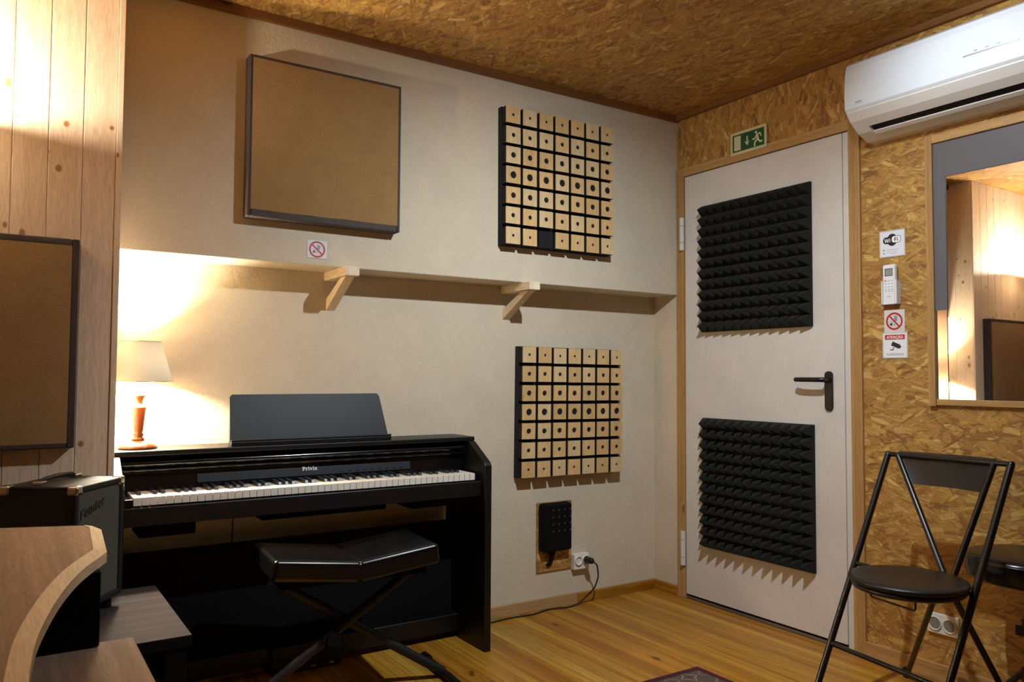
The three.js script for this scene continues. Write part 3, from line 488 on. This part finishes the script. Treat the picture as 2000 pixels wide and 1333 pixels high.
{
  const a = Math.atan2(0.82, 0.57);   // the grille faces the door side of the room
  const t = thing('guitar_amplifier', 'small black guitar amplifier with silver grille cloth on the low table', 'amplifier', [-2.563 - 0.082, 0.4205, 0.44 - 0.057], a);
  const W = 0.232, Hh = 0.325, D = 0.2;
  mesh('cabinet', muv(merge([box(W, 0.018, D, 0, 0.03 + Hh - 0.009, 0, 0.006), box(W, 0.018, D, 0, 0.039, 0, 0.006), box(0.016, Hh, D, -W / 2 + 0.008, 0.03 + Hh / 2, 0, 0.006), box(0.016, Hh, D, W / 2 - 0.008, 0.03 + Hh / 2, 0, 0.006), box(W - 0.02, Hh - 0.02, 0.012, 0, 0.03 + Hh / 2, -D / 2 + 0.012)]), 'y', 0.15, 0.15), M.tolex, t);
  const [c, x] = canvas(256, 256); x.fillStyle = '#3c3f3d'; x.fillRect(0, 0, 256, 256); { const r = rng(77); for (let j = 0; j < 64; j++) for (let i = 0; i < 64; i++) { const k = (i + j * 2) % 4; x.fillStyle = k === 0 ? '#9a9d92' : k === 1 ? '#777a70' : k === 2 ? '#2b2d28' : '#5c5f57'; x.globalAlpha = 0.6 + r() * 0.4; x.fillRect(i * 4, j * 4, 4, 3); } }
  const gt = canvasTex(c), gr = mesh('grille_cloth', muv(box(W - 0.026, Hh - 0.026, 0.012, 0, 0.03 + Hh / 2, D / 2 - 0.012), 'y', 0.15, 0.15), S({ color: 0xdcd6c4, map: gt, roughness: 0.85 }), t, 'silver-black woven grille');
  { const [c2, y] = canvas(512, 256); y.fillStyle = '#000'; y.fillRect(0, 0, 512, 256); y.save(); y.translate(256, 128); y.rotate(-0.22); y.fillStyle = '#fff'; y.font = 'italic bold 142px serif'; y.textAlign = 'center'; y.textBaseline = 'middle'; y.fillText('Fender', 0, 0); y.restore(); const al = canvasTex(c2, false); al.wrapS = al.wrapT = THREE.ClampToEdgeWrapping;
    const o = mesh('badge', new THREE.PlaneGeometry(0.12, 0.06), S({ color: 0x050505, alphaMap: al, transparent: true, roughness: 0.4 }), gr, 'dark script badge'); o.position.set(-0.036, 0.03 + Hh - 0.065, D / 2 - 0.0052); }
  for (const sx of [-1, 1]) for (const sz of [-1, 1]) { mesh('corner', new RoundedBoxGeometry(0.03, 0.026, 0.03, 3, 0.008).translate(sx * (W / 2 - 0.0125), 0.03 + Hh - 0.0105, sz * (D / 2 - 0.0125)), M.chrome, t, 'chrome corner cap'); mesh('foot', new THREE.CylinderGeometry(0.014, 0.016, 0.03, 16).translate(sx * (W / 2 - 0.03), 0.015, sz * (D / 2 - 0.03)), M.blackMatte, t); }
  const h = mesh('handle', pipe([[-0.075, 0.36, -0.02], [-0.06, 0.367, -0.02], [0, 0.37, -0.02], [0.06, 0.367, -0.02], [0.075, 0.36, -0.02]], 0.006, false, 30).scale(1, 1, 1), M.tolex, t, 'black strap handle');
  for (const s of [-1, 1]) mesh('handle_cap', box(0.028, 0.01, 0.024, s * 0.078, 0.36, -0.02, 0.003), M.chrome, h);
}
// ------------------------------------------------------------------ studio desk in the foreground
{
  const t = thing('studio_desk', 'wood-topped two-level desk with pale curved edge', 'desk', [0, 0, 0]);
  // outline of the upper top seen from above (x, z), starting at its far right tip
  const curve = new THREE.CatmullRomCurve3([V(-2.632, 0, 1.217), V(-2.682, 0, 1.346), V(-2.714, 0, 1.461), V(-2.739, 0, 1.581), V(-2.757, 0, 1.692), V(-2.766, 0, 1.787), V(-2.772, 0, 1.9), V(-2.775, 0, 2.3)]).getPoints(40).map((p) => [p.x, p.z]);
  const out = [[-3.5, 0.62], [-2.63, 0.932], [-2.618, 0.985], ...curve, [-3.5, 2.3]], y1 = 0.75, th = 0.024, ins = 0.022;
  const n = out.length, inset = out.map((p, i) => { const a = out[(i + n - 1) % n], b = out[(i + 1) % n], d1 = [p[0] - a[0], p[1] - a[1]], d2 = [b[0] - p[0], b[1] - p[1]], l1 = Math.hypot(...d1), l2 = Math.hypot(...d2), nx = -(d1[1] / l1 + d2[1] / l2), nz = d1[0] / l1 + d2[0] / l2, l = Math.hypot(nx, nz) || 1; return [p[0] + nx / l * ins, p[1] + nz / l * ins]; });
  const sh = poly(inset.map((p) => [p[0], -p[1]]));
  mesh('upper_top', muv(ext(sh, th - 0.002).rotateX(-Math.PI / 2).translate(0, y1 - th + 0.001, 0), 'z', 0.6, 1.4), M.desk, t, 'pinkish brown wood-grain top');
  const pos = [], quad = (a, b, c, d) => pos.push(...a, ...b, ...c, ...a, ...c, ...d);
  for (let i = 0; i < n; i++) { const j = (i + 1) % n, A = out[i], B = out[j], a = inset[i], b = inset[j], up = (p, y) => [p[0], y, p[1]];
    quad(up(a, y1), up(b, y1), up(B, y1 - 0.006), up(A, y1 - 0.006)); quad(up(A, y1 - 0.006), up(B, y1 - 0.006), up(B, y1 - th), up(A, y1 - th)); quad(up(A, y1 - th), up(B, y1 - th), up(b, y1 - th), up(a, y1 - th)); }
  const eg = new THREE.BufferGeometry(); eg.setAttribute('position', new THREE.Float32BufferAttribute(pos, 3)); eg.computeVertexNormals();
  const em = M.deskEdge.clone(); em.side = THREE.DoubleSide;
  mesh('edge_strip', muv(eg, 'z', 0.3, 0.6), em, t, 'pale wooden edge strip');
  mesh('lower_top', muv(span(-3.5, -2.592, 0.576, 0.6, 1.262, 2.3, 0.002), 'z', 0.6, 1.4, 0.3), M.desk, t, 'lower worktop');
  mesh('support_panel', span(-3.4, -2.648, 0.602, y1 - th, 1.27, 1.29, 0.001), M.blackMatte, t);
  mesh('side_panel', span(-2.72, -2.698, 0.0, 0.576, 1.3, 2.2, 0.001), M.blackMatte, t); mesh('side_panel', span(-3.48, -3.458, 0.0, y1 - th, 1.0, 2.2, 0.001), M.blackMatte, t);
  mesh('back_panel', span(-3.45, -2.72, 0.15, 0.576, 1.3, 1.318, 0.001), M.blackMatte, t);
}
// ------------------------------------------------------------------ folding chair and round stool by the mirror
{
  const t = thing('folding_chair', 'black folding chair with round seat and crossed rear tubes', 'chair', [0, 0, 0]);
  const TL = [-0.25, 0.803, 1.241], TR = [-0.31, 0.811, 1.659], FL = [-0.615, 0.004, 1.187], FR = [-0.69, 0.004, 1.6], mix = (a, b, s) => a.map((v, i) => v + (b[i] - v) * s), cr = [-0.405, 0.478, 1.522];
  for (const [a, b] of [[TL, FL], [TR, FR]]) mesh('front_leg', merge([rod(a, b, 0.0105), new THREE.SphereGeometry(0.0105, 12, 8).translate(...a)]), M.chair, t);
  for (const b of [FL, FR]) mesh('foot_cap', rod([b[0], 0, b[2]], [b[0] + 0.012, 0.03, b[2] + 0.002], 0.0135), M.blackMatte, t);
  mesh('top_rail', rod(TL, TR, 0.0085), M.chair, t);
  const iL = mix(TL, TR, 0.09), iR = mix(TL, TR, 0.88), cl = [cr[0], cr[1], cr[2] - 0.016], c2 = [cr[0], cr[1], cr[2] + 0.016];
  mesh('back_tube', rod(iL, cl, 0.0095), M.chair, t); mesh('back_tube', rod(iR, c2, 0.0095), M.chair, t);
  // slightly curved backrest that tapers down between the two tubes
  { const g = new THREE.BoxGeometry(1, 1, 0.006, 16, 4, 1), p = g.attributes.position;
    for (let i = 0; i < p.count; i++) { const u = p.getX(i) + 0.5, v = 0.5 - p.getY(i), L = mix(iL, cl, v * 0.27), R = mix(iR, c2, v * 0.27), q = mix(L, R, u), k = 0.022 * (1 - (2 * u - 1) ** 2); p.setXYZ(i, q[0] - p.getZ(i) * 2 + 0.008 + k, q[1] + (v < 0.01 ? 0.012 : 0), q[2]); }
    g.computeVertexNormals(); mesh('backrest', g, M.chair, t); }
  const sc = [-0.568, 0.462, 1.49];
  mesh('seat', lathe([[0, 0.0], [0.144, 0.0], [0.156, 0.004], [0.161, 0.011], [0.157, 0.019], [0.144, 0.022], [0.1, 0.0205], [0, 0.018]], 48).translate(...sc), M.seatVinyl, t);
  mesh('seat_ring', new THREE.TorusGeometry(0.144, 0.008, 8, 48).rotateX(Math.PI / 2).translate(sc[0], sc[1] - 0.006, sc[2]), M.chair, t);
  const h = mix(TL, FL, 0.44), h2 = mix(TR, FR, 0.44); mesh('seat_bar', rod([h[0], 0.45, h[2]], [h2[0], 0.45, h2[2]], 0.007), M.chair, t);
  mesh('rear_leg', rod([-0.42, 0.452, 1.503], [-0.062, 0.01, 1.185], 0.0095), M.chair, t); mesh('rear_leg', rod([-0.43, 0.452, 1.53], [-0.10, 0.01, 1.56], 0.0095), M.chair, t);
  for (const b of [[-0.06, 0, 1.184], [-0.098, 0, 1.56]]) mesh('foot_cap', rod(b, [b[0] - 0.02, 0.03, b[2] + 0.01], 0.0145), M.blackMatte, t);
  const s1 = mix(TL, FL, 0.75), s2 = mix(TR, FR, 0.75); mesh('stretcher', rod(s1, s2, 0.008), M.chair, t);
  mesh('wire_loop', pipe([[-0.65, 0.46, 1.425], [-0.651, 0.428, 1.426], [-0.651, 0.424, 1.432], [-0.662, 0.419, 1.56], [-0.662, 0.423, 1.566], [-0.662, 0.46, 1.567]], 0.003, false, 60, 0.05), M.chair, t);
}
{
  const t = thing('round_stool', 'black round padded stool on a tripod beside the folding chair', 'stool', [-0.2, 0, 1.652]);
  mesh('cushion', lathe([[0, 0.458], [0.15, 0.458], [0.164, 0.465], [0.168, 0.475], [0.17, 0.518], [0.164, 0.53], [0.15, 0.536], [0.1, 0.541], [0, 0.543]], 48), M.vinyl, t);
  mesh('piping', new THREE.TorusGeometry(0.168, 0.003, 6, 48).rotateX(Math.PI / 2).translate(0, 0.52, 0), M.vinyl, t);
  mesh('post', merge([rod([0, 0.12, 0], [0, 0.46, 0], 0.0125), rod([0, 0.12, 0], [0, 0.32, 0], 0.017)]), M.chair, t);
  mesh('clamp', merge([rod([0, 0.3, 0], [0, 0.34, 0], 0.024), rod([0, 0.32, 0], [-0.055, 0.32, 0.0], 0.006), box(0.012, 0.03, 0.03, -0.058, 0.32, 0, 0.004)]), M.blackPlastic, t);
  mesh('clamp', rod([0, 0.16, 0], [0, 0.195, 0], 0.026), M.blackPlastic, t);
  for (let k = 0; k < 3; k++) { const a = 0.5 + k * 2.094, c = Math.cos(a), s = Math.sin(a); const l = mesh('leg', rod([c * 0.02, 0.185, s * 0.02], [c * 0.165, 0.02, s * 0.165], 0.009), M.chair, t); mesh('rubber_foot', rod([c * 0.158, 0.0, s * 0.158], [c * 0.162, 0.035, s * 0.162], 0.016, 0.013), M.blackMatte, l); mesh('brace', rod([c * 0.02, 0.13, s * 0.02], [c * 0.1, 0.095, s * 0.1], 0.006), M.chair, t); }
}
// ------------------------------------------------------------------ rug
{
  const t = thing('patterned_rug', 'patterned grey-brown rug with burgundy border on the plank floor', 'rug', [-0.636, 0, 0.727]), W = 1.1, L = 0.84;
  mesh('border', merge([span(-W, 0, 0.0005, 0.0075, 0, 0.028, 0.002), span(-W, 0, 0.0005, 0.0075, L - 0.028, L, 0.002), span(-0.028, 0, 0.0005, 0.0075, 0.028, L - 0.028, 0.002), span(-W, -W + 0.028, 0.0005, 0.0075, 0.028, L - 0.028, 0.002)]), S({ color: 0x4a1024, roughness: 0.95, bumpMap: fabricBump, bumpScale: 0.001 }), t, 'burgundy border');
  const [c, x] = canvas(1024, 1536), r = rng(83); x.fillStyle = '#4f4238'; x.fillRect(0, 0, 1024, 1536);
  x.strokeStyle = '#7c6f64'; x.lineWidth = 5; for (let j = 0; j < 20; j++) for (let i = 0; i < 13; i++) { const cx = i * 80 + 40, cy = j * 80 + 40; x.strokeStyle = (i + j) % 2 ? '#85786c' : '#6d6157'; x.beginPath(); for (let k = 0; k <= 16; k++) { const a = k / 16 * 6.283, q = 26 + 8 * Math.cos(4 * a); x[k ? 'lineTo' : 'moveTo'](cx + q * Math.cos(a), cy + q * Math.sin(a)); } x.stroke(); x.fillStyle = r() < 0.5 ? '#5c2a30' : '#3a2f28'; x.beginPath(); x.arc(cx, cy, 9, 0, 7); x.fill(); }
  for (let i = 0; i < 9000; i++) { x.globalAlpha = 0.25; x.fillStyle = r() < 0.5 ? '#2d241d' : '#9a8c7e'; x.fillRect(r() * 1024, r() * 1536, 3, 2); }
  const m = S({ map: canvasTex(c), roughness: 1 });
  mesh('field', muv(span(-W + 0.028, -0.028, 0.0005, 0.007, 0.028, L - 0.028), 'z', 1.05, 1.6), m, t);
}
// ------------------------------------------------------------------ standing uplighter by the pine boards and the ceiling spotlight bar
{
  const t = thing('floor_lamp', 'standing uplighter lamp with frosted bowl beside the pine boards', 'floor lamp', [-3.0, 0, 0.35]);
  mesh('base', lathe([[0, 0], [0.115, 0], [0.115, 0.012], [0.1, 0.02], [0.02, 0.028], [0, 0.028]], 36), M.metalGray, t);
  mesh('pole', rod([0, 0.025, 0], [0, 1.706, 0], 0.011), M.metalGray, t);
  mesh('bowl', lathe([[0.0, 1.675], [0.045, 1.682], [0.08, 1.705], [0.099, 1.745], [0.101, 1.752], [0.096, 1.752], [0.077, 1.709], [0.043, 1.687], [0.0, 1.68]], 36).translate(0, 0.028, 0), PH({ color: 0xfaf4ea, roughness: 1, transmission: 0.85, thickness: 0, side: THREE.DoubleSide }), t, 'frosted glass bowl');
  mesh('bulb', new THREE.SphereGeometry(0.022, 16, 12).translate(0, 1.776, 0), S({ color: 0xffffff, emissive: SCONCE_COLOR, emissiveIntensity: 8 }), t, 'glowing bulb');
  const l = new THREE.PointLight(SCONCE_COLOR, SCONCE_POWER); l.position.set(0, 1.776, 0); l.castShadow = true; l.shadow.radius = 1; t.add(l);
}
{
  const t = thing('ceiling_spotlight', 'ceiling bar with two round spotlights', 'spotlight', [-1.25, H, 1.46]);
  mesh('bar', box(0.86, 0.02, 0.06, 0, -0.01, 0, 0.004), M.white, t);
  const heads = [[V(0, -0.13, 0), V(0.32, 0.25 - H, -1.22), SPOT_A, 1.25, 1], [V(0.33, -0.13, 0), V(1.25, -0.5, 0.25), SPOT_C, 0.95, 1]];
  for (const [at, aim, power, ang, pen] of heads) {
    const dir = aim.clone().sub(at).normalize(), back = at.clone().addScaledVector(dir, -0.075);
    const h = mesh('head', rod(back.toArray(), at.clone().addScaledVector(dir, -0.008).toArray(), 0.026, 0.03, 20), M.white, t);
    mesh('stem', rod([at.x - dir.x * 0.05, -0.015, 0], back.clone().addScaledVector(dir, 0.03).toArray(), 0.006), M.white, h);
    mesh('lens', rod(at.clone().addScaledVector(dir, -0.008).toArray(), at.clone().addScaledVector(dir, -0.004).toArray(), 0.024, 0.024, 20), S({ color: 0xffffff, emissive: SPOT_COLOR, emissiveIntensity: 10 }), h);
    const l = new THREE.SpotLight(SPOT_COLOR, power, 0, ang, pen, 2); l.position.copy(at); l.target.position.copy(aim); l.castShadow = true; l.shadow.radius = 1; t.add(l); t.add(l.target);
  }
}
scene.traverse((o) => { if (o.isLight && o.shadow) { o.shadow.mapSize.set(1024, 1024); o.shadow.bias = -0.0005; } });
renderer.render(scene, camera);
